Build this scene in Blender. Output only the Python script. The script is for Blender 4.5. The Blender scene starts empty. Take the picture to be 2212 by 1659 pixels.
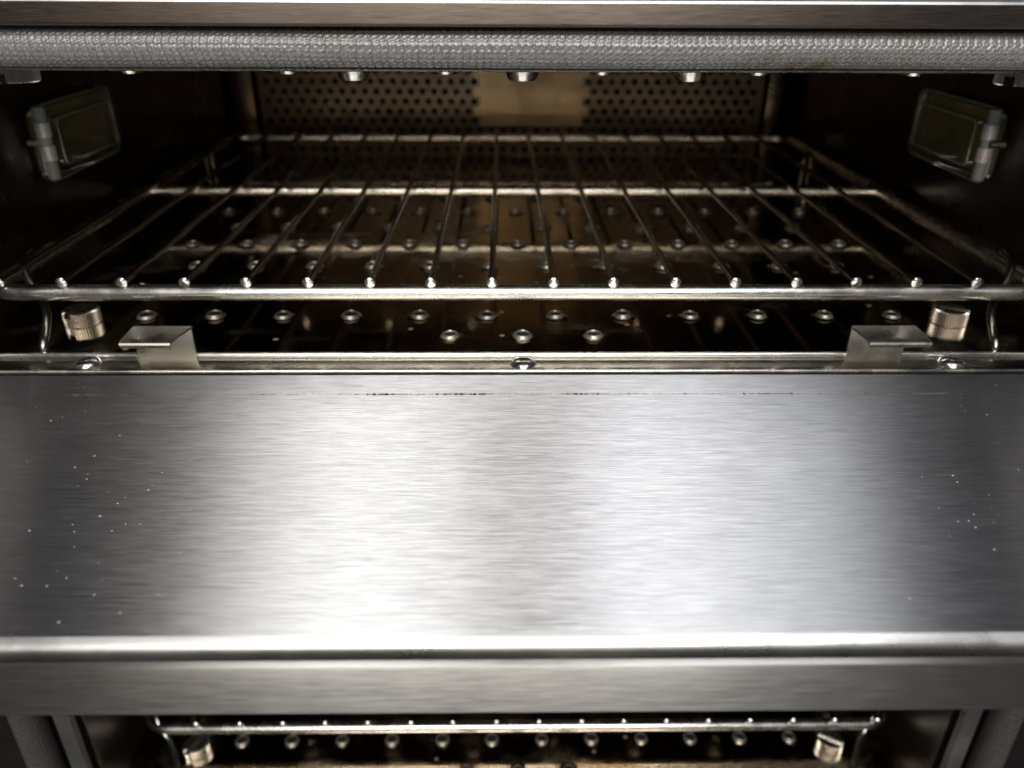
import bpy, bmesh, math, random
import numpy as np
from mathutils import Matrix, Vector
random.seed(4)
S = bpy.context.scene
C = S.collection
PI = math.pi

# ------------------------------------------------------------ camera
cam = bpy.data.cameras.new('camera')
camo = bpy.data.objects.new('camera', cam); C.objects.link(camo)
FPX, PITCH, YAW, ROLL = 1713.56, 0.481737, 0.013539, -0.004737
fw = Vector((math.sin(YAW)*math.cos(PITCH), math.cos(YAW)*math.cos(PITCH), -math.sin(PITCH)))
rt = Vector((math.cos(YAW), -math.sin(YAW), 0)); dn = fw.cross(rt)
r2 = rt*math.cos(ROLL) + dn*math.sin(ROLL); d2 = -rt*math.sin(ROLL) + dn*math.cos(ROLL)
m = Matrix.Identity(4)
for i in range(3):
    m[i][0] = r2[i]; m[i][1] = -d2[i]; m[i][2] = -fw[i]
camo.matrix_world = m
cam.sensor_width = 36; cam.lens = 36*FPX/2212
cam.clip_start = 0.01; cam.clip_end = 50
cam.dof.use_dof = True; cam.dof.focus_distance = 0.256; cam.dof.aperture_fstop = 10.5
S.camera = camo

# ------------------------------------------------------------ light
S.view_settings.view_transform = 'Standard'; S.view_settings.look = 'None'
S.view_settings.exposure = 0.0; S.view_settings.gamma = 1.0
w = bpy.data.worlds.new('World'); S.world = w; w.use_nodes = True
w.node_tree.nodes['Background'].inputs[0].default_value = (0.96, 0.93, 1.0, 1)
w.node_tree.nodes['Background'].inputs[1].default_value = 0.05

def area(name, loc, target, sx, sy, power, col):
    l = bpy.data.lights.new(name, 'AREA'); l.shape = 'RECTANGLE'; l.size = sx; l.size_y = sy
    l.energy = power; l.color = col
    o = bpy.data.objects.new(name, l); C.objects.link(o); o.location = loc
    o.rotation_euler = (Vector(target)-Vector(loc)).to_track_quat('-Z', 'Y').to_euler()
    return o
# two ceiling panels over the photographer, unseen fills added behind for the rack bars and cavity
area('ceiling_panel_lamp', (-0.285, -0.15, 1.05), (-0.285, -0.14, 0), 0.45, 1.5, 5.3, (1.0, 0.99, 0.965))
area('ceiling_panel_lamp', (0.40, -0.15, 1.05), (0.40, -0.14, 0), 0.50, 1.5, 6.6, (0.96, 0.97, 1.0))
area('small_warm_lamp', (-0.27, 0.40, 1.04), (-0.1, 0.1, -.1), 0.12, 0.12, 0.32, (1.0, 0.93, 0.74))
area('rack_fill', (0.0, -1.05, 0.98), (0, .1, -.1), 1.05, 0.45, 20, (1.0, .99, .97))  # unseen fill, added to brighten the rack bars
area('cavity_fill', (-0.25, -2.4, .92), (0, 0.3, -0.1), 1.8, 0.17, 17, (1.0, 0.93, 0.82))  # unseen fill, added to throw light into the cavity

# ------------------------------------------------------------ materials
def mat(name):
    mt = bpy.data.materials.new(name); mt.use_nodes = True
    nt = mt.node_tree; return mt, nt, nt.nodes['Principled BSDF']
def nd(nt, t, **k):
    n = nt.nodes.new(t)
    for a, b in k.items(): setattr(n, a, b)
    return n
def mapping(nt, scale, coord='Object'):
    tc = nd(nt, 'ShaderNodeTexCoord'); mp = nd(nt, 'ShaderNodeMapping')
    mp.inputs['Scale'].default_value = scale
    nt.links.new(tc.outputs[coord], mp.inputs['Vector']); return mp.outputs[0]
def noise(nt, vec, scale=1, detail=3, rough=.6):
    n = nd(nt, 'ShaderNodeTexNoise'); n.inputs['Scale'].default_value = scale
    n.inputs['Detail'].default_value = detail; n.inputs['Roughness'].default_value = rough
    nt.links.new(vec, n.inputs['Vector']); return n.outputs['Fac']
def ramp(nt, fac, stops):
    r = nd(nt, 'ShaderNodeValToRGB'); e = r.color_ramp.elements
    while len(e) < len(stops): e.new(.5)
    for k, (p, c) in enumerate(stops):
        e[k].position = p; e[k].color = c if len(c) == 4 else (*c, 1)
    nt.links.new(fac, r.inputs[0]); return r.outputs[0]
def mrange(nt, v, a, b, c, d):
    n = nd(nt, 'ShaderNodeMapRange'); n.inputs[1].default_value = a; n.inputs[2].default_value = b
    n.inputs[3].default_value = c; n.inputs[4].default_value = d
    nt.links.new(v, n.inputs[0]); return n.outputs[0]
def mth(nt, op, a, b=None, clamp=False):
    n = nd(nt, 'ShaderNodeMath', operation=op, use_clamp=clamp)
    for i, x in enumerate((a, b)):
        if x is None: continue
        if isinstance(x, (int, float)): n.inputs[i].default_value = x
        else: nt.links.new(x, n.inputs[i])
    return n.outputs[0]
def mix(nt, f, a, b, typ='MIX'):
    n = nd(nt, 'ShaderNodeMix', data_type='RGBA', blend_type=typ)
    for s, x in ((0, f), (6, a), (7, b)):
        if isinstance(x, (int, float)): n.inputs[s].default_value = x
        elif isinstance(x, tuple): n.inputs[s].default_value = (*x, 1) if len(x) == 3 else x
        else: nt.links.new(x, n.inputs[s])
    return n.outputs[2]
def bump(nt, h, strength, dist, bsdf, prev=None):
    b = nd(nt, 'ShaderNodeBump'); b.inputs['Strength'].default_value = strength
    b.inputs['Distance'].default_value = dist
    nt.links.new(h, b.inputs['Height'])
    if prev is not None: nt.links.new(prev, b.inputs['Normal'])
    nt.links.new(b.outputs[0], bsdf.inputs['Normal']); return b.outputs[0]

def brushed(name, col, rough, aniso, streak=.12, strong=0, marks=False, stain=0.0, stainc=(.35, .26, .16)):
    mt, nt, p = mat(name)
    p.inputs['Metallic'].default_value = 1
    p.inputs['Anisotropic'].default_value = aniso
    t = nd(nt, 'ShaderNodeTangent', direction_type='RADIAL', axis='X')
    nt.links.new(t.outputs[0], p.inputs['Tangent'])
    fine = noise(nt, mapping(nt, (130, 6600, 6600)), 1, 2, .6)
    mid = noise(nt, mapping(nt, (75, 3900, 3900)), 1, 2, .6)
    wide = noise(nt, mapping(nt, (9, 60, 60)), 1, 2, .5)
    coarse = noise(nt, mapping(nt, (24, 900, 900)), 1, 2, .5)
    both = mth(nt, 'ADD', mth(nt, 'MULTIPLY', fine, .70), mth(nt, 'ADD', mth(nt, 'MULTIPLY', mid, .26), mth(nt, 'MULTIPLY', coarse, .04)))
    k = mrange(nt, both, .36, .64, 1-streak*1.6, 1+streak*.6)
    c = mix(nt, 1.0, (col[0], col[1], col[2]), k, 'MULTIPLY')
    c = mix(nt, mrange(nt, wide, .5, .75, 0, .12), c, tuple(x*.8 for x in col))
    if stain:
        sn = noise(nt, mapping(nt, (16, 16, 16)), 1, 4, .65)
        c = mix(nt, mrange(nt, sn, .45, .72, 0, stain), c, stainc)
    nt.links.new(c, p.inputs['Base Color'])
    cloud = noise(nt, mapping(nt, (7, 16, 16)), 1, 4, .6)
    nt.links.new(mth(nt, 'ADD', mrange(nt, both, .35, .65, rough-.05, rough+.05), mrange(nt, cloud, .35, .7, -.015, .03)), p.inputs['Roughness'])
    b1 = bump(nt, both, .2, .00002, p)
    if marks:
        # tiny weld spatter pits and dust specks over the sheet
        v = nd(nt, 'ShaderNodeTexVoronoi', voronoi_dimensions='2D'); v.inputs['Scale'].default_value = 330
        nt.links.new(mapping(nt, (1, 1, 1)), v.inputs['Vector'])
        vc = nd(nt, 'ShaderNodeSeparateColor'); nt.links.new(v.outputs['Color'], vc.inputs[0])
        size = mth(nt, 'MULTIPLY', mth(nt, 'POWER', vc.outputs[1], 2.0), .105)
        dot = mth(nt, 'LESS_THAN', v.outputs['Distance'], size)
        dens = mrange(nt, noise(nt, mapping(nt, (12, 12, 12)), 1, 2), .38, .60, .92, .60)
        dot = mth(nt, 'MULTIPLY', dot, mth(nt, 'GREATER_THAN', vc.outputs[0], dens))
        b1 = bump(nt, dot, 1, .00012, p, b1)
        # black print the gasket has left along the hinge side
        tc = nd(nt, 'ShaderNodeTexCoord'); sp = nd(nt, 'ShaderNodeSeparateXYZ')
        nt.links.new(tc.outputs['Object'], sp.inputs[0])
        yd = mth(nt, 'ABSOLUTE', mth(nt, 'ADD', sp.outputs[1], -.2452))
        xf = noise(nt, mapping(nt, (900, 60, 1)), 1, 3, .7)
        xw = noise(nt, mapping(nt, (55, 1, 1)), 1, 2, .5)
        ctr = mrange(nt, mth(nt, 'ABSOLUTE', mth(nt, 'ADD', sp.outputs[0], -.018)), .03, .17, .05, -.09)
        val = mth(nt, 'ADD', mth(nt, 'ADD', mth(nt, 'MULTIPLY', xf, .65), mth(nt, 'MULTIPLY', xw, .5)), ctr)
        wid = mrange(nt, val, .60, .78, .0, .0011)
        m1 = mrange(nt, mth(nt, 'DIVIDE', yd, mth(nt, 'ADD', wid, .00001)), .55, 1.0, 1, 0)
        m1 = mth(nt, 'MULTIPLY', m1, mrange(nt, val, .60, .72, 0, .95))
        faint = mth(nt, 'MULTIPLY', mth(nt, 'LESS_THAN', yd, .00035), mrange(nt, mth(nt, 'ADD', mth(nt, 'MULTIPLY', xf, .5), mth(nt, 'ADD', ctr, mth(nt, 'MULTIPLY', xw, .5))), .46, .62, 0, .8))
        m2 = mth(nt, 'MAXIMUM', m1, faint)
        # settled dust specks
        d2_ = mth(nt, 'MULTIPLY', dot, mth(nt, 'GREATER_THAN', vc.outputs[2], .45))
        c2 = mix(nt, m2, c, (.012, .012, .014)); c2 = mix(nt, mth(nt, 'MULTIPLY', d2_, .55), c2, (.52, .50, .47))
        nt.links.new(c2, p.inputs['Base Color'])
        nt.links.new(mth(nt, 'SUBTRACT', 1.0, mth(nt, 'MULTIPLY', mth(nt, 'MAXIMUM', m2, d2_), .9)), p.inputs['Metallic'])
    if strong:
        g = nd(nt, 'ShaderNodeBsdfAnisotropic'); g.inputs['Anisotropy'].default_value = -strong
        def src(sock): return sock.links[0].from_socket
        nt.links.new(src(p.inputs['Base Color']), g.inputs['Color']); nt.links.new(src(p.inputs['Roughness']), g.inputs['Roughness'])
        nt.links.new(t.outputs[0], g.inputs['Tangent']); nt.links.new(src(p.inputs['Normal']), g.inputs['Normal'])
        out = g.outputs[0]
        if marks:
            d = nd(nt, 'ShaderNodeBsdfDiffuse'); nt.links.new(src(p.inputs['Base Color']), d.inputs[0])
            x = nd(nt, 'ShaderNodeMixShader'); nt.links.new(mth(nt, 'SUBTRACT', 1.0, src(p.inputs['Metallic'])), x.inputs[0])
            nt.links.new(out, x.inputs[1]); nt.links.new(d.outputs[0], x.inputs[2]); out = x.outputs[0]
        nt.links.new(out, nt.nodes['Material Output'].inputs[0])
    return mt

def polished(name, col, rough, grime=.25, gcol=(.2, .14, .08), gscale=30, spots=False):
    mt, nt, p = mat(name)
    p.inputs['Metallic'].default_value = 1
    n1 = noise(nt, mapping(nt, (gscale,)*3), 1, 5, .65)
    n2 = noise(nt, mapping(nt, (gscale*9,)*3), 1, 3, .6)
    c = mix(nt, mrange(nt, n1, .42, .72, 0, grime), col, gcol)
    nt.links.new(c, p.inputs['Base Color'])
    nt.links.new(mth(nt, 'ADD', mrange(nt, n1, .35, .75, rough*.8, rough*1.7), mrange(nt, n2, .3, .7, -.01, .02)), p.inputs['Roughness'])
    b1 = bump(nt, n2, .05, .0001, p)
    if spots:   # baked-on drips
        v = nd(nt, 'ShaderNodeTexVoronoi', voronoi_dimensions='2D'); v.inputs['Scale'].default_value = 55
        nt.links.new(mapping(nt, (1, 1, 1)), v.inputs['Vector'])
        vc = nd(nt, 'ShaderNodeSeparateColor'); nt.links.new(v.outputs['Color'], vc.inputs[0])
        dot = mth(nt, 'MULTIPLY', mrange(nt, v.outputs['Distance'], .03, .075, 1, 0), mth(nt, 'GREATER_THAN', vc.outputs[0], .86))
        sm = noise(nt, mapping(nt, (26, 42, 26)), 1, 5, .6)
        base = p.inputs['Roughness'].links[0].from_socket
        nt.links.new(mth(nt, 'ADD', base, mrange(nt, sm, .52, .68, 0, .22)), p.inputs['Roughness'])
        c = mix(nt, mth(nt, 'MULTIPLY', dot, .8), c, (.30, .17, .07))
        nt.links.new(c, p.inputs['Base Color'])
        nt.links.new(mth(nt, 'SUBTRACT', 1.0, mth(nt, 'MULTIPLY', dot, .8)), p.inputs['Metallic'])
    return mt

M = {}
M['door'] = brushed('brushed_door_steel', (.64, .64, .652), .39, 1.0, .19, strong=.72, marks=True)
M['door_roll'] = polished('door_roll_steel', (.72, .715, .70), .33, .2, (.6, .52, .42), 25)
M['door_edge'] = brushed('door_shell_steel', (.50, .49, .465), .37, 1.0, .12, strong=.66, stain=.12, stainc=(.5, .42, .3))
M['fascia'] = brushed('fascia_steel', (.19, .155, .13), .36, .75, .2, stain=.5, stainc=(.13, .09, .08))
M['sill'] = polished('sill_steel', (.36, .345, .31), .17, .15, (.22, .18, .12), 25)
M['floor'] = polished('jet_plate_steel', (.53, .47, .38), .07, .6, (.38, .23, .09), 16, spots=True)
M['ceil'] = polished('ceiling_plate_steel', (.40, .37, .34), .15, .5, (.16, .10, .055), 22)
M['nozzle'] = polished('nozzle_steel', (.86, .80, .70), .18, .4, (.35, .25, .15), 150)
M['nozzle_low'] = polished('floor_nozzle_steel', (.44, .41, .35), .32, .3, (.28, .19, .11), 60)
M['nozzle_low'].node_tree.nodes['Principled BSDF'].inputs['Metallic'].default_value = .8
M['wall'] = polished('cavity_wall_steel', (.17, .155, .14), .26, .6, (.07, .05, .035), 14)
M['rear'] = polished('rear_panel_steel', (.21, .165, .12), .30, .5, (.24, .16, .09), 18)
M['rear_blank'] = polished('rear_blank_steel', (.50, .38, .22), .33, .5, (.30, .22, .13), 16)
M['rack'] = polished('rack_wire_steel', (.90, .88, .84), .22, .25, (.5, .4, .3), 60)
M['wire'] = polished('dimmed_rack_rod_steel', (.24, .19, .14), .15, .4, (.3, .2, .13), 80)  # dark cavity reflections painted into the rods, same metal as the rim
M['nut'] = polished('thumb_nut_steel', (.62, .59, .54), .26, .2, (.4, .33, .25), 60)
M['tab'] = polished('bracket_steel', (.70, .66, .58), .30, .15, (.5, .42, .3), 70)
M['screw'] = polished('screw_steel', (.74, .74, .74), .2, .2, (.4, .35, .3), 200)
M['frame'] = polished('front_frame_steel', (.16, .15, .14), .3, .35, (.1, .08, .06), 20)
M['trim'] = polished('side_trim_steel', (.74, .71, .68), .32, .25, (.5, .44, .36), 30)
mt, nt, p = mat('dark_void'); p.inputs['Base Color'].default_value = (.006, .005, .004, 1); p.inputs['Roughness'].default_value = .8; M['dark'] = mt
def gasket_mat(name, ca, cb, cs):
    mt, nt, p = mat(name); p.inputs['Metallic'].default_value = .35
    n = noise(nt, mapping(nt, (30, 30, 30)), 1, 4); n9 = noise(nt, mapping(nt, (1200, 1200, 1200)), 1, 2)
    c = mix(nt, mrange(nt, n, .55, .75, 0, .5), ca, cs)
    c = mix(nt, mrange(nt, n9, .35, .65, 0, .6), c, cb)
    # one brown grease stain on the underside
    vm = nd(nt, 'ShaderNodeVectorMath', operation='DISTANCE')
    nt.links.new(mapping(nt, (.42, 1, 1.6)), vm.inputs[0]); vm.inputs[1].default_value = (.0385, .2560, -.0415)
    st = mth(nt, 'MULTIPLY', mrange(nt, vm.outputs['Value'], .002, .012, 1, 0), mrange(nt, noise(nt, mapping(nt, (160, 160, 160)), 1, 3), .4, .6, .2, .9))
    c = mix(nt, st, c, (.13, .095, .04))
    nt.links.new(c, p.inputs['Base Color']); p.inputs['Roughness'].default_value = .42
    return mt
M['gasket'] = gasket_mat('gasket_wire_mesh', (.33, .33, .325), (.10, .10, .105), (.27, .23, .14))
M['gasket_shaded'] = gasket_mat('shaded_gasket_wire_mesh', (.15, .145, .13), (.05, .05, .045), (.14, .12, .08))  # darker copy: shade at the lower opening painted into the colour
mt, nt, p = mat('lamp_glass')
g = nd(nt, 'ShaderNodeBsdfGlossy'); g.inputs['Roughness'].default_value = .12
tr = nd(nt, 'ShaderNodeBsdfTransparent'); tr.inputs[0].default_value = (.88, .88, .66, 1)
lw = nd(nt, 'ShaderNodeLayerWeight'); lw.inputs[0].default_value = .35
ms = nd(nt, 'ShaderNodeMixShader'); nt.links.new(mrange(nt, lw.outputs['Facing'], 0, 1, .12, .8), ms.inputs[0])
df = nd(nt, 'ShaderNodeBsdfDiffuse'); df.inputs[0].default_value = (.55, .60, .55, 1)
m2_ = nd(nt, 'ShaderNodeMixShader'); m2_.inputs[0].default_value = .12
nt.links.new(g.outputs[0], m2_.inputs[1]); nt.links.new(df.outputs[0], m2_.inputs[2])
nt.links.new(tr.outputs[0], ms.inputs[1]); nt.links.new(m2_.outputs[0], ms.inputs[2])
nt.links.new(ms.outputs[0], nt.nodes['Material Output'].inputs[0])
M['glass'] = mt
mt, nt, p = mat('lamp_reflector')
n = noise(nt, mapping(nt, (28, 28, 28)), 1, 3)
nt.links.new(mix(nt, mrange(nt, n, .35, .65, 0, 1), (.95, .88, .48), (.45, .42, .25)), p.inputs['Base Color'])
p.inputs['Roughness'].default_value = .45; p.inputs['Metallic'].default_value = .3
M['reflector'] = mt
mt, nt, p = mat('pale_ceramic')
n = noise(nt, mapping(nt, (150, 150, 150)), 1, 3)
nt.links.new(mix(nt, n, (.26, .30, .27), (.38, .42, .38)), p.inputs['Base Color'])
p.inputs['Roughness'].default_value = .25
M['ceramic'] = mt
mt, nt, p = mat('edge_highlight')
n = noise(nt, mapping(nt, (90, 90, 90)), 1, 3)
nt.links.new(mix(nt, n, (.10, .12, .11), (.42, .44, .42)), p.inputs['Base Color'])
p.inputs['Roughness'].default_value = .2; p.inputs['Coat Weight'].default_value = .6
M['rim_pale'] = mt
mt, nt, p = mat('spring_clip_steel'); p.inputs['Metallic'].default_value = .4
n = noise(nt, mapping(nt, (300, 300, 300)), 1, 3)
nt.links.new(mix(nt, n, (.92, .85, .83), (.8, .72, .69)), p.inputs['Base Color']); p.inputs['Roughness'].default_value = .4
M['clip'] = mt

# ------------------------------------------------------------ mesh helpers
def mesh(name, verts, faces, mats, midx=None, smooth=True):
    me = bpy.data.meshes.new(name); me.from_pydata(verts, [], faces)
    for k in mats: me.materials.append(M[k])
    if midx: me.polygons.foreach_set('material_index', midx)
    if smooth:
        me.polygons.foreach_set('use_smooth', [True]*len(me.polygons))
        try: me.set_sharp_from_angle(angle=math.radians(38))
        except Exception: pass
    me.update(); return me
def link(name, me, parent=None, loc=(0, 0, 0), rz=0, label=None):
    o = bpy.data.objects.new(name, me); C.objects.link(o)
    o.matrix_world = Matrix.Translation(loc) @ Matrix.Rotation(rz, 4, 'Z')
    if parent:
        mw = o.matrix_world.copy(); o.parent = parent
        o.matrix_parent_inverse = wm[parent.name].inverted()
    wm[o.name] = Matrix.Translation(loc) @ Matrix.Rotation(rz, 4, 'Z')
    if label: o['label'] = label
    return o
wm = {}
def empty(name, loc, label, cat, rz=0, group=None):
    o = link(name, None, None, loc, rz); o['label'] = label; o['category'] = cat
    o.empty_display_size = .02
    if group: o['group'] = group
    return o
def boxes(name, bs, mats, bevel=0.0, midx=None, seg=2):
    """bs: list of (x0,x1,y0,y1,z0,z1)"""
    bm = bmesh.new()
    for k, (x0, x1, y0, y1, z0, z1) in enumerate(bs):
        r = bmesh.ops.create_cube(bm, size=1)
        for v in r['verts']:
            v.co = Vector((x0+(v.co.x+.5)*(x1-x0), y0+(v.co.y+.5)*(y1-y0), z0+(v.co.z+.5)*(z1-z0)))
        if midx:
            for f in {f for v in r['verts'] for f in v.link_faces}: f.material_index = midx[k]
    if bevel:
        bmesh.ops.bevel(bm, geom=list(bm.edges), offset=bevel, segments=seg, affect='EDGES', profile=.5)
    me = bpy.data.meshes.new(name); bm.to_mesh(me); bm.free()
    for k in mats: me.materials.append(M[k])
    me.polygons.foreach_set('use_smooth', [True]*len(me.polygons))
    me.set_sharp_from_angle(angle=math.radians(32))
    return me
def extrude_x(name, prof, xs, mats, closed=False, midx=None):
    """profile of (y,z) swept along x at stations xs"""
    n = len(prof); V = [(x, y, z) for x in xs for (y, z) in prof]; F = []; I = []
    for i in range(len(xs)-1):
        for j in range(n if closed else n-1):
            a = i*n+j; b = i*n+(j+1) % n
            F.append((a, b, b+n, a+n)); I.append(midx[j] if midx else 0)
    if closed:
        F.append(tuple(range(n))[::-1]); F.append(tuple(range((len(xs)-1)*n, len(xs)*n))); I += [0, 0]
    me = mesh(name, V, F, mats, I); 
    bm = bmesh.new(); bm.from_mesh(me); bmesh.ops.recalc_face_normals(bm, faces=bm.faces)
    bm.to_mesh(me); bm.free(); return me
def tube(pts, r, seg=12, caps=True):
    pts = [Vector(p) for p in pts]; V = []; F = []; prev = None
    for i, p in enumerate(pts):
        a = pts[max(i-1, 0)]; b = pts[min(i+1, len(pts)-1)]
        t = (b-a).normalized()
        if prev is None:
            up = Vector((0, 0, 1)) if abs(t.z) < .9 else Vector((1, 0, 0))
            u = (up - t*up.dot(t)).normalized()
        else: u = (prev - t*prev.dot(t)).normalized()
        prev = u; v = t.cross(u); rr = r[i] if isinstance(r, (list, tuple)) else r
        for k in range(seg):
            a2 = 2*PI*k/seg; V.append(tuple(p + u*rr*math.cos(a2) + v*rr*math.sin(a2)))
    for i in range(len(pts)-1):
        for k in range(seg):
            a = i*seg+k; b = i*seg+(k+1) % seg; F.append((a, b, b+seg, a+seg))
    if caps:
        F.append(tuple(range(seg))[::-1]); F.append(tuple(range((len(pts)-1)*seg, len(pts)*seg)))
    return V, F
def join(parts):
    V, F = [], []
    for v, f in parts:
        o = len(V); V += list(v); F += [tuple(i+o for i in q) for q in f]
    return V, F
def arc(c, r, a0, a1, n, f):
    return [f(c, r, a0+(a1-a0)*i/n) for i in range(n+1)]
def lathe(prof, seg=24):
    V = []; F = []; n = len(prof)
    for k in range(seg):
        a = 2*PI*k/seg
        for r, z in prof: V.append((r*math.cos(a), r*math.sin(a), z))
    for k in range(seg):
        for j in range(n-1):
            a = k*n+j; b = ((k+1) % seg)*n+j; F.append((a, b, b+1, a+1))
    return V, F

# ------------------------------------------------------------ dimensions (metres)
ZF = -.1322          # face of the lower jet plate
ZC = -.0290          # face of the upper jet plate
H = .26726           # upper to lower oven
XL, XR = -.2115, .2275
YO = .2785           # front edge of the jet plate
YB = .650
NP = .02904; XN = .00802

oven = empty('double_oven', (.008, .45, -.50), 'stainless steel double oven with its upper door folded down, seen close from the front', 'oven')

# ---- shared part meshes
# nozzle of the lower plate: flared collar with a dark bore
np_prof = [(.0060, 0.0), (.0049, .0002), (.0040, .0006), (.0036, .0012), (.0034, .0017), (.0032, .0020), (.0030, .0021), (.00285, .0019), (.0028, .0013), (.0028, .0011)]
V, F = lathe(np_prof, 28); nn = len(np_prof)
I = [1 if q_ % (nn-1) >= 8 else 2 if q_ % (nn-1) < 2 else 0 for q_ in range(len(F))]; F.append(tuple(k*nn+nn-1 for k in range(28))); I.append(1)
noz_lo = mesh('nozzle', V, F, ['nozzle_low', 'dark', 'floor'], I)
np2 = [(.0080, 0), (.0066, -.0003), (.0054, -.0014), (.0048, -.0044), (.0042, -.0055), (.0034, -.0057), (.0029, -.0053), (.0027, -.0008)]
V, F = lathe(np2, 28); nn = len(np2); I = [0]*len(F); F.append(tuple(k*nn+nn-1 for k in range(28))); I.append(1)
noz_up = mesh('nozzle', V, F, ['nozzle', 'dark'], I)

# knurled thumb nut: knurled drum, split top slot
def nut_mesh(h=.0063, r=.0069, n=40):
    bm = bmesh.new()
    def ringpts(rr, z, amp=.00022):
        return [(rr+(amp if k % 2 else -amp))for k in range(2*n)]
    # full drum lower part
    lev = [(0, r-.0005, 0), (.0004, r, 1), (h-.0026, r, 1)]
    rows = []
    for z, rr, kn in lev:
        row = []
        for k in range(2*n):
            a = 2*PI*k/(2*n); q = rr+((.00030 if k % 2 else -.00055) if kn else -.0003)
            row.append(bm.verts.new((q*math.cos(a), q*math.sin(a), z)))
        rows.append(row)
    for a_, b_ in zip(rows, rows[1:]):
        for k in range(2*n): bm.faces.new((a_[k], a_[(k+1) % (2*n)], b_[(k+1) % (2*n)], b_[k]))
    bm.faces.new(rows[-1]); bm.faces.new(rows[0][::-1])
    # two half drums beside the slot
    s = .0010
    for sg in (1, -1):
        prof = []
        for k in range(2*n):
            a = 2*PI*k/(2*n); q = r+(.00030 if k % 2 else -.00055)
            x, y = q*math.cos(a), q*math.sin(a)
            if y*sg > s: prof.append((a, x, y))
        if sg < 0: prof.sort(key=lambda t: t[0])
        z0, z1, z2 = h-.00262, h-.0004, h
        lo = [bm.verts.new((x, y, z0)) for _, x, y in prof]; mi = [bm.verts.new((x, y, z1)) for _, x, y in prof]
        hi = [bm.verts.new((x*.93, sg*s+(y-sg*s)*.93, z2)) for _, x, y in prof]
        m_ = len(prof)
        for k in range(m_):
            k2 = (k+1) % m_
            bm.faces.new((lo[k], lo[k2], mi[k2], mi[k])); bm.faces.new((mi[k], mi[k2], hi[k2], hi[k]))
        bm.faces.new(hi); bm.faces.new(lo[::-1])
    bmesh.ops.recalc_face_normals(bm, faces=bm.faces)
    me = bpy.data.meshes.new('thumb_nut'); bm.to_mesh(me); bm.free(); me.materials.append(M['nut'])
    return me
nut = nut_mesh()

# pan head screw with a small cross
def screw_mesh():
    prof = [(.0049, -.0001), (.0048, .0003), (.0044, .0009), (.0036, .0015), (.0024, .0019), (.0012, .0020)]
    V, F = lathe(prof, 24); nn = len(prof); F.append(tuple(k*nn+nn-1 for k in range(24)))
    I = [0]*len(F)
    for a in (0, PI/2):
        ca, sa = math.cos(a), math.sin(a); b = len(V)
        for x, y in ((-.0019, -.0004), (.0019, -.0004), (.0019, .0004), (-.0019, .0004)):
            V.append((x*ca-y*sa, x*sa+y*ca, .00206+.00002*(a > 0)))
        F.append((b, b+1, b+2, b+3)); I.append(1)
    return mesh('screw', V, F, ['screw', 'dark'], I)
screw = screw_mesh()

# gasket: knitted wire tube, relief built into the mesh, U-shaped round the opening
def h_shape(A): return A.shape
def gasket_mesh():
    xa, xb, zt, zb, rc = -.2255, .2425, -.0208, -.1285, .022
    path = [(xa, zb), (xa, zt-rc)] + [(xa+rc-rc*math.cos(t), zt-rc+rc*math.sin(t)) for t in np.linspace(0, PI/2, 9)[1:]]
    path += [(xb-rc+rc*math.sin(t), zt-rc+rc*math.cos(t)) for t in np.linspace(0, PI/2, 9)] + [(xb, zb)]
    P = np.array(path); seg = np.hypot(*np.diff(P, axis=0).T); s = np.r_[0, np.cumsum(seg)]
    n = int(s[-1]/.00030); t = np.linspace(0, s[-1], n)
    X = np.interp(t, s, P[:, 0]); Z = np.interp(t, s, P[:, 1])
    tx = np.gradient(X, t); tz = np.gradient(Z, t); L = np.hypot(tx, tz); tx /= L; tz /= L
    nx, nz = -tz, tx      # outward (up for the top run)
    K = 120; a = np.linspace(0, 2*PI, K, endpoint=False)
    ry, rz_ = .0078, .0064
    A, T = np.meshgrid(a, t)
    px = .0022; pv = .00165
    rng = np.random.RandomState(3)
    v = A*.0072/pv + .22*np.sin(T*23)+.10*np.sin(T*71)
    u = T/px + .30*np.sin(T*31)+.20*np.sin(T*97+1) + .16*np.sin(2*PI*v)+.12*np.sin(A*5+T*60)
    fu = u-np.floor(u); cell = np.floor(u)
    groove = np.exp(-((fu-.5)/.13)**2)*(1+.9*(cell % 2))*.62
    ph = 2*PI*(v + .5*np.abs(fu-.5)*2)
    loop = (.5+.5*np.cos(ph))**.7
    strand = .5+.5*np.cos(2*PI*(2*u+v))
    rn = rng.rand(*h_shape(A)) 
    h = .62*loop+.22*strand-.55*groove+.35*rn-.5
    h = h*.00048
    big = 1+.02*np.sin(T*40)
    cy = np.cos(A); sy = np.sin(A)
    RY = ry*big+h; RZ = rz_*big+h
    px_ = X[:, None]+nx[:, None]*RZ*sy; pz_ = Z[:, None]+nz[:, None]*RZ*sy; py_ = .2625-RY*cy*1.0
    V = np.stack([px_, py_, pz_], -1).reshape(-1, 3)
    i = np.arange(n-1)[:, None]*K; j = np.arange(K)[None, :]; j2 = (j+1) % K
    Fq = np.stack([i+j, i+j2, i+K+j2, i+K+j], -1).reshape(-1, 4)
    me = bpy.data.meshes.new('gasket'); me.from_pydata(V.tolist(), [], Fq.tolist()); me.materials.append(M['gasket'])
    me.polygons.foreach_set('use_smooth', [True]*len(me.polygons)); me.update(); return me
gasket = gasket_mesh()
gasket_shaded = gasket.copy(); gasket_shaded.materials[0] = M['gasket_shaded']

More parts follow.
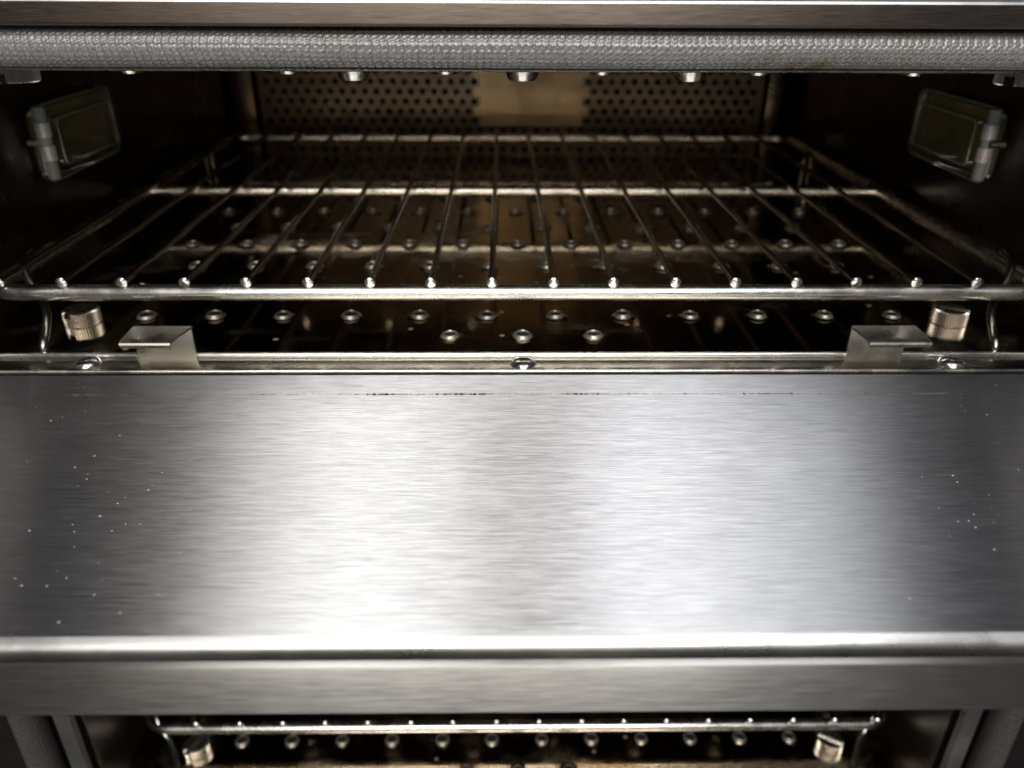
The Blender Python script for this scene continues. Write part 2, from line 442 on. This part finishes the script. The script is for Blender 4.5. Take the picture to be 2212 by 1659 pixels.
# rear panel with punched hex-pattern holes
def rear_mesh():
    a = .00888; b = .0073; r = .00232; V = []; F = []; I = []
    dy = .0016
    rows = [(-.1061+b*k) for k in range(10, -4, -1)]
    y = YB
    x0, x1 = -.1880, .2035
    bl0, bl1 = -.0200, .0665       # blank middle, in a lighter steel colour
    K = 12
    def cell(cx, cz):
        o = len(V)
        q = []
        for k in range(K):
            an = 2*PI*(k+.5)/K; ca, sa = math.cos(an), math.sin(an)
            s = min((a/2)/max(abs(ca), 1e-6), (b/2)/max(abs(sa), 1e-6)); q.append((cx+ca*s, cz+sa*s))
        # exact corners: snap the ones nearest the corner direction
        for sx in (1, -1):
            for sz in (1, -1):
                kk = min(range(K), key=lambda k: (q[k][0]-cx-sx*a/2)**2+(q[k][1]-cz-sz*b/2)**2); q[kk] = (cx+sx*a/2, cz+sz*b/2)
        for k in range(K): V.append((q[k][0], y, q[k][1]))
        for k in range(K):
            an = 2*PI*(k+.5)/K; V.append((cx+r*math.cos(an), y, cz+r*math.sin(an)))
        for k in range(K):
            an = 2*PI*(k+.5)/K; V.append((cx+r*math.cos(an), y+dy, cz+r*math.sin(an)))
        for k in range(K):
            k2 = (k+1) % K
            F.append((o+k, o+k2, o+K+k2, o+K+k)); F.append((o+K+k, o+K+k2, o+2*K+k2, o+2*K+k)); I.extend((0, 0))
    def plain(xa, xb, za, zb, mi=0):
        if xb-xa < 1e-5: return
        o = len(V); V.extend([(xa, y, za), (xb, y, za), (xb, y, zb), (xa, y, zb)]); F.append((o, o+1, o+2, o+3)); I.append(mi)
    for ri, z in enumerate(rows):
        off = (a/2 if ri % 2 else 0)
        xs = []
        x = -.1816+off
        while x+a/2 < .2015: xs.append(x); x += a
        full = z < -.111
        cur = x0
        for x in xs:
            if not full and (bl0 < x < bl1): continue
            plain(cur, x-a/2, z-b/2, z+b/2, 1 if x-cur > .03 else 0); cell(x, z); cur = x+a/2
        plain(cur, x1, z-b/2, z+b/2)
    zt = rows[0]+b/2; zl = rows[-1]-b/2
    plain(x0, x1, zt, ZC+.002); 
    if zl > ZF: plain(x0, x1, ZF, zl)
    return mesh('rear_panel', V, F, ['rear', 'rear_blank'], I, smooth=False)
rear = rear_mesh()

def lamp_parts(side):
    """lamp cover on a side wall; returns meshes with the wall plane at x=0, bulging toward +x"""
    def rrect(hw, hh, rad, x, n=5):
        pts = []
        for cx, cz, a0 in ((hw-rad, hh-rad, 0), (-hw+rad, hh-rad, PI/2), (-hw+rad, -hh+rad, PI), (hw-rad, -hh+rad, 1.5*PI)):
            for k in range(n+1):
                a = a0+PI/2*k/n; pts.append((x, cx+rad*math.cos(a), cz+rad*math.sin(a)))
        return pts
    def stack(levels, name, m):
        V = []; n = None
        for hw, hh, rad, x in levels:
            q = rrect(hw, hh, rad, x); n = len(q); V += q
        F = []
        for i in range(len(levels)-1):
            for k in range(n):
                F.append((i*n+k, i*n+(k+1) % n, (i+1)*n+(k+1) % n, (i+1)*n+k))
        F.append(tuple(range((len(levels)-1)*n, len(levels)*n))); F.append(tuple(range(n))[::-1])
        me = mesh(name, V, F, [m])
        bm = bmesh.new(); bm.from_mesh(me); bmesh.ops.recalc_face_normals(bm, faces=bm.faces); bm.to_mesh(me); bm.free()
        return me
    cover = stack([(.0385, .0165, .006, .0012), (.0390, .0170, .006, .0025), (.0382, .0162, .0055, .0055), (.0362, .0145, .005, .0066),
                   (.0285, .0112, .0035, .0062), (.0278, .0106, .003, .0082), (.0262, .0092, .003, .0092)], 'lamp_cover', 'glass')
    refl = stack([(.0355, .0140, .004, .0004), (.0350, .0136, .004, .0009)], 'lamp_reflector', 'reflector')
    return cover, refl
cover_me, refl_me = lamp_parts(1)
V, F = tube([(0.0075, 0, -.0162), (.0075, 0, -.0154), (.0075, 0, .0154), (.0075, 0, .0162)], [.0016, .0027, .0027, .0016], 14)
def highlight_tube(hw, hh, rad, x, r):
    pts = []
    for cx, cz, a0 in ((hw-rad, hh-rad, 0), (-hw+rad, hh-rad, PI/2), (-hw+rad, -hh+rad, PI), (hw-rad, -hh+rad, 1.5*PI)):
        for k in range(6):
            a = a0+PI/2*k/5; pts.append((x, cx+rad*math.cos(a), cz+rad*math.sin(a)))
    return tube(pts+[pts[0], pts[1]], r, 8, caps=False)
rim_highlight_me = mesh('rim_highlight', *join([highlight_tube(.0384, .0164, .006, .0046, .0008), highlight_tube(.0276, .0104, .003, .0088, .0005)]), ['rim_pale'])  # pale tubes paint in the highlights along the glass edges
rod_me = mesh('clamp_rod', V, F, ['ceramic'])
slv = []
for z in (.0060, -.0042): slv.append(tube([(.0077, 0, z-.0031), (.0077, 0, z+.0031)], .0031, 16))
clipm = mesh('spring_clip', *join(slv), ['clip'])
V, F = join([tube([(.002, -.0038, .0010), (.0062, -.0038, .0010)], .0017, 12), tube([(.002, .004, .0012), (.0085, .004, .0012)], .0016, 10)])
nutm = mesh('clamp_screw', V, F, ['nut'])

def rod_support():
    # bent rod that carries the rack corner: rises from the plate edge and leans outward
    pts = [(-.1782, .2815, ZF-.001), (-.1783, .2825, ZF+.0022), (-.1796, .2880, ZF+.0052), (-.1828, .2975, ZF+.0095), (-.1885, .3055, ZF+.0140),
           (-.1935, .3095, ZF+.0190), (-.1970, .3150, ZF+.0240), (-.1985, .3250, ZF+.0258)]
    # smooth
    P = [Vector(p) for p in pts]; out = []
    for i in range(len(P)-1):
        p0 = P[max(i-1, 0)]; p1 = P[i]; p2 = P[i+1]; p3 = P[min(i+2, len(P)-1)]
        for k in range(4):
            t = k/4; out.append(.5*((2*p1)+(-p0+p2)*t+(2*p0-5*p1+4*p2-p3)*t*t+(-p0+3*p1-3*p2+p3)*t**3))
    out.append(P[-1]); return tube(out, .0017, 12)
V, F = rod_support()
sup_l = mesh('rack_support', V, F, ['sill'])
sup_r = mesh('rack_support', [(.016-x, y, z) for x, y, z in V], [tuple(reversed(f)) for f in F], ['sill'])
def rear_post():
    pts = [(0, -.006, 0)] + [(0, -.006*math.cos(t), .018+.006*math.sin(t)) for t in np.linspace(0, PI, 9)] + [(0, .006, 0)]
    return mesh('rear_support', *tube(pts, .0018, 10), ['wire'])
rpost = rear_post()

def slot_plate_front(name, z):
    # lower jet plate: flat sheet with a rolled front edge
    prof = [(YB+.021, z)] + [(YO+.0012, z)] + [(YO+.0011-.0011*math.sin(t), z-.0011+.0011*math.cos(t)) for t in np.linspace(.2, PI, 9)] + [(YO+.004, z-.0022)]
    return extrude_x(name, prof, list(np.linspace(XL, XR, 12)), ['floor', 'rack'], midx=[0]+[1]*10)
floor_me = slot_plate_front('lower_jet_plate', ZF)
floor_low = floor_me.copy(); floor_low.materials[1] = M['wall']  # lower plate's rolled edge coloured dark in place of dimmer light
ceil_me = boxes('upper_jet_plate', [(XL, XR, .2750, YB+.021, ZC, ZC+.002)], ['ceil'])
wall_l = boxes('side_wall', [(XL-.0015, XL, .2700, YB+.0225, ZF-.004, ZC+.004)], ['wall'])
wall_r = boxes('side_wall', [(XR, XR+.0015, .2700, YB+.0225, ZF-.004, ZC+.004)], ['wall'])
void_me = boxes('rear_chamber', [(XL, XR, YB+.02, YB+.022, ZF-.004, ZC+.004)], ['dark'])
trim_l = boxes('rear_trim', [(-.2085, -.1915, YB-.004, YB-.001, ZF, ZC)], ['rear'], .0008)
trim_r = boxes('rear_trim', [(.2062, .2180, YB-.004, YB-.001, ZF, ZC)], ['rear'], .0008)
# sill: screwed strip in front of the plate, folded down at its front edge
sill_prof = [(YO+.008, ZF-.0020), (.2688, ZF-.0020), (.2682, ZF-.0022), (.2679, ZF-.0027), (.2679, ZF-.0036), (.2689, ZF-.0085)]
sill_me = extrude_x('sill', sill_prof, [XL-.035, -.1, .1, XR+.035], ['sill', 'rack'], midx=[0, 1, 1, 1, 0])

sill_low = sill_me.copy(); sill_low.materials[1] = M['wall']  # lower sill edge coloured dark too, standing in for shade

def tab_mesh(x0, x1, t0, t1, hx0, hx1, side):
    # upright plate plus a forward bent tab with a rolled lip
    zt = ZF+.0117; yb = YO-.0002; th = .0009; yf = .2632
    prof = [(yb, zt-.0015)] + [(yb-.0015+.0015*math.cos(t), zt-.0015+.0015*math.sin(t)) for t in np.linspace(0, PI/2, 5)]
    V = []; F = []
    def quadprism(pts2d, y0, y1):   # plate in xz
        o = len(V)
        for yy in (y0, y1):
            for x, z in pts2d: V.append((x, yy, z))
        n = len(pts2d); F.append(tuple(o+i for i in range(n))[::-1]); F.append(tuple(o+n+i for i in range(n)))
        for i in range(n): F.append((o+i, o+(i+1) % n, o+n+(i+1) % n, o+n+i))
    quadprism([(x0, ZF-.0030), (x1, ZF-.0030), (x1, zt-.0003) if side > 0 else (hx1, zt-.0003), (hx0, zt-.0003) if side < 0 else (x0, zt-.0003)][:4], yb-.0009, yb)
    # tab, wedge shaped in plan
    o = len(V)
    back = [(t0, yb, zt), (t1, yb, zt)]
    rows = [(yb, 0.0, 0), (yb-.003, .0001, .2), (yf+.0030, .0001, .85), (yf+.0012, .0000, .93), (yf+.0003, -.0004, .98), (yf, -.0011, 1), (yf+.0004, -.0018, 1)]
    for (yy, dz, f) in rows:
        a = t0+(hx0-t0)*f*0 ; 
        V.append((t0+(x0-t0)*0 + (0.0006*f if side < 0 else .0012*f), yy, zt+dz)); V.append((t1-(.0006*f if side > 0 else .0030*f), yy, zt+dz))
    # underside
    for (yy, dz, f) in rows[::-1]:
        V.append((t0 + (0.0006*f if side < 0 else .0012*f), yy+.0006*(f > .9), zt+dz-.0009)); V.append((t1-(.0006*f if side > 0 else .0030*f), yy+.0006*(f > .9), zt+dz-.0009))
    n = len(rows)*2
    for i in range(n):
        a = o+2*i; b = o+2*((i+1) % n); F.append((a, a+1, b+1, b))
    # side closures
    for i in range(len(rows)-1):
        j = n-1-i; a, b, c, d = o+2*i, o+2*(i+1), o+2*(j-1), o+2*j
        F.append((a, b, c, d)); F.append((d+1, c+1, b+1, a+1))
    me = mesh('latch_tab', V, F, ['tab'])
    bm = bmesh.new(); bm.from_mesh(me); bmesh.ops.recalc_face_normals(bm, faces=bm.faces); bm.to_mesh(me); bm.free()
    return me
tab_l = tab_mesh(-.1412, -.1180, -.1398, -.1178, -.1385, -.1180, -1)
tab_r = tab_mesh(.1338, .1556, .1338, .1585, .1338, .1556, 1)

# ---- front frame and fascia
def frame_mesh():
    OL, OR = -.2045, .2215
    bs = []
    for dz in (0, -H):
        top = -.0280+dz; bot = ZF-.004+dz
        bs += [(-.30, OL, .2690, .2715, bot, top), (OR, .31, .2690, .2715, bot, top)]
        bs += [(-.30, .31, .2690, .2715, top, top+.0145 if dz == 0 else -.1420)]
    bs += [(-.30, .31, .2690, .2715, -.46, ZF-.004-H)]
    return boxes('front_frame', bs, ['frame'], 0)
link('front_frame', frame_mesh(), oven, label='flat steel frame round both oven openings')
# inner returns of the side openings (bright rolled edge seen beside the lower gasket)
def ret(x, sgn):
    V, F = [], []
    prof = [(x+sgn*.0000, .2642), (x+sgn*.0006, .2612), (x+sgn*.0022, .2602), (x+sgn*.0075, .2606), (x+sgn*.0085, .2642)]
    for z in (ZF-.003, ZC+.001):
        for a, y in prof: V.append((a, y, z))
    n = len(prof)
    for i in range(n-1): F.append((i, i+1, n+i+1, n+i))
    me = mesh('side_trim', V, F, ['trim'])
    return me
rl, rr_ = ret(-.2045, -1), ret(.2215, 1)
fas_prof = [(.2690, -.0288), (.2620, -.0282), (.2596, -.0279), (.2591, -.0275), (.2596, -.0271), (.2635, -.0268)]
lip_me = extrude_x('opening_lip', fas_prof, [-.205, 0, .222], ['nut'])
# fascia over the opening: vertical brushed band, rolled at the top into a bright ledge
f_prof = [(.2640, -.0150), (.2535, -.0150), (.2522, -.0147), (.2515, -.0140), (.2515, -.0087)]
f_prof += [(.2515+.0010-.0010*math.cos(t), -.0087+.0010*math.sin(t)) for t in np.linspace(.15, PI/2, 7)] + [(.30, -.0074), (.42, -.0069)]
fas_me = extrude_x('fascia', f_prof, list(np.linspace(-.31, .32, 9)), ['fascia', 'door_roll'], midx=[0]*5+[1]*8)
link('fascia', fas_me, oven, label='brown tinted brushed steel band above the upper gasket')

# ---- the two chambers
TY = [(.294, 'A'), (.3148, 'B'), (.346, 'C'), (.3785, 'B'), (.4142, 'C'), (.446, 'B'), (.478, 'C'), (.511, 'B'), (.544, 'C'), (.577, 'B')]
for dz in (0, -H):
    low = dz != 0
    w_ = 'lower' if low else 'upper'
    D = lambda x=0, y=0, z=0: (x, y, z+dz)
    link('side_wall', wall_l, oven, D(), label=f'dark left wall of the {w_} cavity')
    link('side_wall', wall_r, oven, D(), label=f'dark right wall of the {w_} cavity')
    fp = link('lower_jet_plate', floor_low if low else floor_me, oven, D(), label=f'mirror-like floor plate of the {w_} cavity with raised air holes')
    up = link('upper_jet_plate', ceil_me, oven, D(), label=f'ceiling plate of the {w_} cavity')
    link('rear_panel', rear, oven, D(), label=f'perforated back panel of the {w_} cavity')
    link('rear_chamber', void_me, oven, D())
    link('rear_trim', trim_l, oven, D()); link('rear_trim', trim_r, oven, D())
    link('sill', sill_low if low else sill_me, oven, D(), label=f'front sill strip of the {w_} cavity')
    link('side_trim', rl, oven, D()); link('side_trim', rr_, oven, D())
    link('opening_lip', lip_me, oven, D())
    link('gasket', gasket_shaded if low else gasket, oven, D(), label='wire gasket round the lower opening, coloured darker for shade' if low else 'light grey knitted wire gasket above the upper opening')
    for y, k in TY:
        n = {'A': 3, 'B': 12, 'C': 13}[k]
        for i in range(n):
            o = link('nozzle', noz_lo, fp)
            k_ = random.uniform(.93, 1.05)
            o.matrix_basis = Matrix.Translation(D(XN+(i-(n-1)/2)*NP+random.uniform(-.0002, .0002), y, ZF-.0001)) @ Matrix.Rotation(random.uniform(-.04, .04), 4, 'X') @ Matrix.Rotation(random.uniform(-.05, .05), 4, 'Y') @ Matrix.Diagonal((k_, k_, random.uniform(.85, 1.1), 1))
    for k in range(-3, 3):
        for y in (.3148, .3785, .446, .511): link('nozzle', noz_up, up, D(XN+(k+.5)*2*NP, y, ZC+.0001))
    for k in (-1, 0, 1): o = link('nozzle', noz_up, up); o.matrix_basis = Matrix.Translation(D(XN-.001+k*2*NP, .2925, ZC-.0001)) @ Matrix.Diagonal((1.1, 1.1, .88, 1))
    for x, rz in ((-.1755, 1.15), (.1892, -.55)):
        link('thumb_nut', nut, oven, D(x, .3088, ZF), rz, label=f'knurled slotted nut on the {w_} floor plate')
    for x, rz in ((-.1755, 1.9), (.1892, 2.4)):
        o = link('thumb_nut', nut, oven, D(x, .3088, ZC), label=f'knurled slotted nut under the {w_} ceiling plate')
        o.matrix_basis = Matrix.Translation(D(x, .3088, ZC)) @ Matrix.Rotation(PI, 4, 'X') @ Matrix.Rotation(rz, 4, 'Z') @ Matrix.Diagonal((1, 1, 1.28, 1))
    for x, y in ((-.1585, .2742), (.008, .2732), (.1735, .2737)):
        link('screw', screw, oven, D(x, y, ZF-.0020), random.uniform(0, 2))
    link('latch_tab', tab_l, oven, D(), label='bent steel tab on the sill, left'); link('latch_tab', tab_r, oven, D(), label='bent steel tab on the sill, right')
    link('rack_support', sup_l, oven, D()); link('rack_support', sup_r, oven, D())
    link('rear_support', rpost, oven, D(-.2008, .5560, ZF)); link('rear_support', rpost, oven, D(.2050, .5400, ZF))
    for sx, xw, rz in ((1, XL, 0), (-1, XR, PI)):
        lc = link('lamp_cover', cover_me, oven, D(xw, .4050, -.0712), rz, label=f'clear glass lamp cover on the {"left" if sx > 0 else "right"} wall of the {w_} cavity')
        link('rim_highlight', rim_highlight_me, lc, D(xw, .4050, -.0712), rz)
        link('lamp_reflector', refl_me, lc, D(xw, .4050, -.0712), rz)
        yy = .3670
        link('clamp_rod', rod_me, oven, D(xw, yy, -.0700), rz)
        link('spring_clip', clipm, oven, D(xw, yy, -.0700), rz)
        link('clamp_screw', nutm, oven, D(xw, yy, -.0700), rz)

# ---- the open upper door
def door():
    # outer shell: front face toward the camera, underside
    z0 = ZF-.0013
    prof = [(.1260, z0-.0045), (.1260, z0-.0006), (.1256, z0-.0001), (.1246, z0-.0001), (.1240, z0-.0003), (.1237, z0-.0010), (.1237, z0-.0138), (.1240, z0-.0147), (.1250, z0-.0151),
            (.2560, z0-.0151), (.2575, z0-.0130), (.2575, z0-.0025)]
    sh = extrude_x('door', prof, list(np.linspace(-.29, .306, 9)), ['door_edge'])
    d = link('door', sh, oven, label='upper oven door folded down flat, its top edge toward the viewer')
    # inner panel: flat brushed sheet rolled down at the free end
    ip = [(.2606, ZF-.0030), (.2604, ZF-.0006), (.2600, ZF)] + [(y, ZF) for y in (.23, .20, .17, .15)]
    ip += [(.1326-.0036*math.sin(t), ZF-.0028+.0028*math.cos(t)) for t in np.linspace(0, 1.54, 14)] + [(.1289, ZF-.0045), (.1289, ZF-.0065)]
    pn = extrude_x('inner_panel', ip, list(np.linspace(-.2895, .3055, 9)), ['door', 'door_roll'], midx=[0]*9+[1]*(len(ip)-10))
    link('inner_panel', pn, d, label='large brushed steel inner panel with black gasket marks')
door()

# ---- wire racks (lift out)
def rack_meshes():
    hw, hl, r = .2148-.0032, .1628, .0032; rc = .013; pts = []
    for cx, cy, a0 in ((hw-rc, hl-rc, 0), (-hw+rc, hl-rc, PI/2), (-hw+rc, -hl+rc, PI), (hw-rc, -hl+rc, 1.5*PI)):
        for k in range(9):
            a = a0+PI/2*k/8; pts.append((cx+rc*math.cos(a), cy+rc*math.sin(a), 0))
    V, F = tube(pts+[pts[0], pts[1]], r, 16, caps=False)
    fr = mesh('rim', V, F, ['rack'])
    mb = mesh('cross_bar', *tube([(-hw, 0, 0), (hw, 0, 0)], r, 16), ['rack'])
    zz = .0050; q = hl+.0016
    pr = [(0, -q-.0014, zz-.0001), (0, -q-.0010, zz), (0, -q-.0002, zz), (0, -q+.002, zz), (0, 0, zz), (0, q-.002, zz), (0, q, zz), (0, q+.0009, zz-.0002)]
    RV, RF = tube(pr, [.0012, .0021, .0023, .0014, .0014, .0014, .0018, .0012], 12)
    wv = mesh('rod', RV, RF, ['wire', 'rack'], [1]*24+[0]*(len(RF)-24-14)+[1]*14)
    return fr, mb, wv
fr, mb, wv = rack_meshes()
def rack(loc, rz, label):
    t = empty('wire_rack', loc, label, 'oven rack', rz, 'wire racks in the oven')
    link('rim', fr, t, loc, rz); link('cross_bar', mb, t, loc, rz)
    for i in range(-8, 9):
        l = Matrix.Translation(loc) @ Matrix.Rotation(rz, 4, 'Z') @ Vector((-.01135+i*.024, 0, 0))
        link('rod', wv, t, tuple(l), rz+random.uniform(-.0022, .0022))
rack((.0072, .4592, -.1139), 0, 'upper wire rack of parallel steel rods, directly above the brushed open door')
rack((.0087, .4721, -.1139-H), PI, 'lower wire rack, half hidden under the open door at the bottom of the photo')
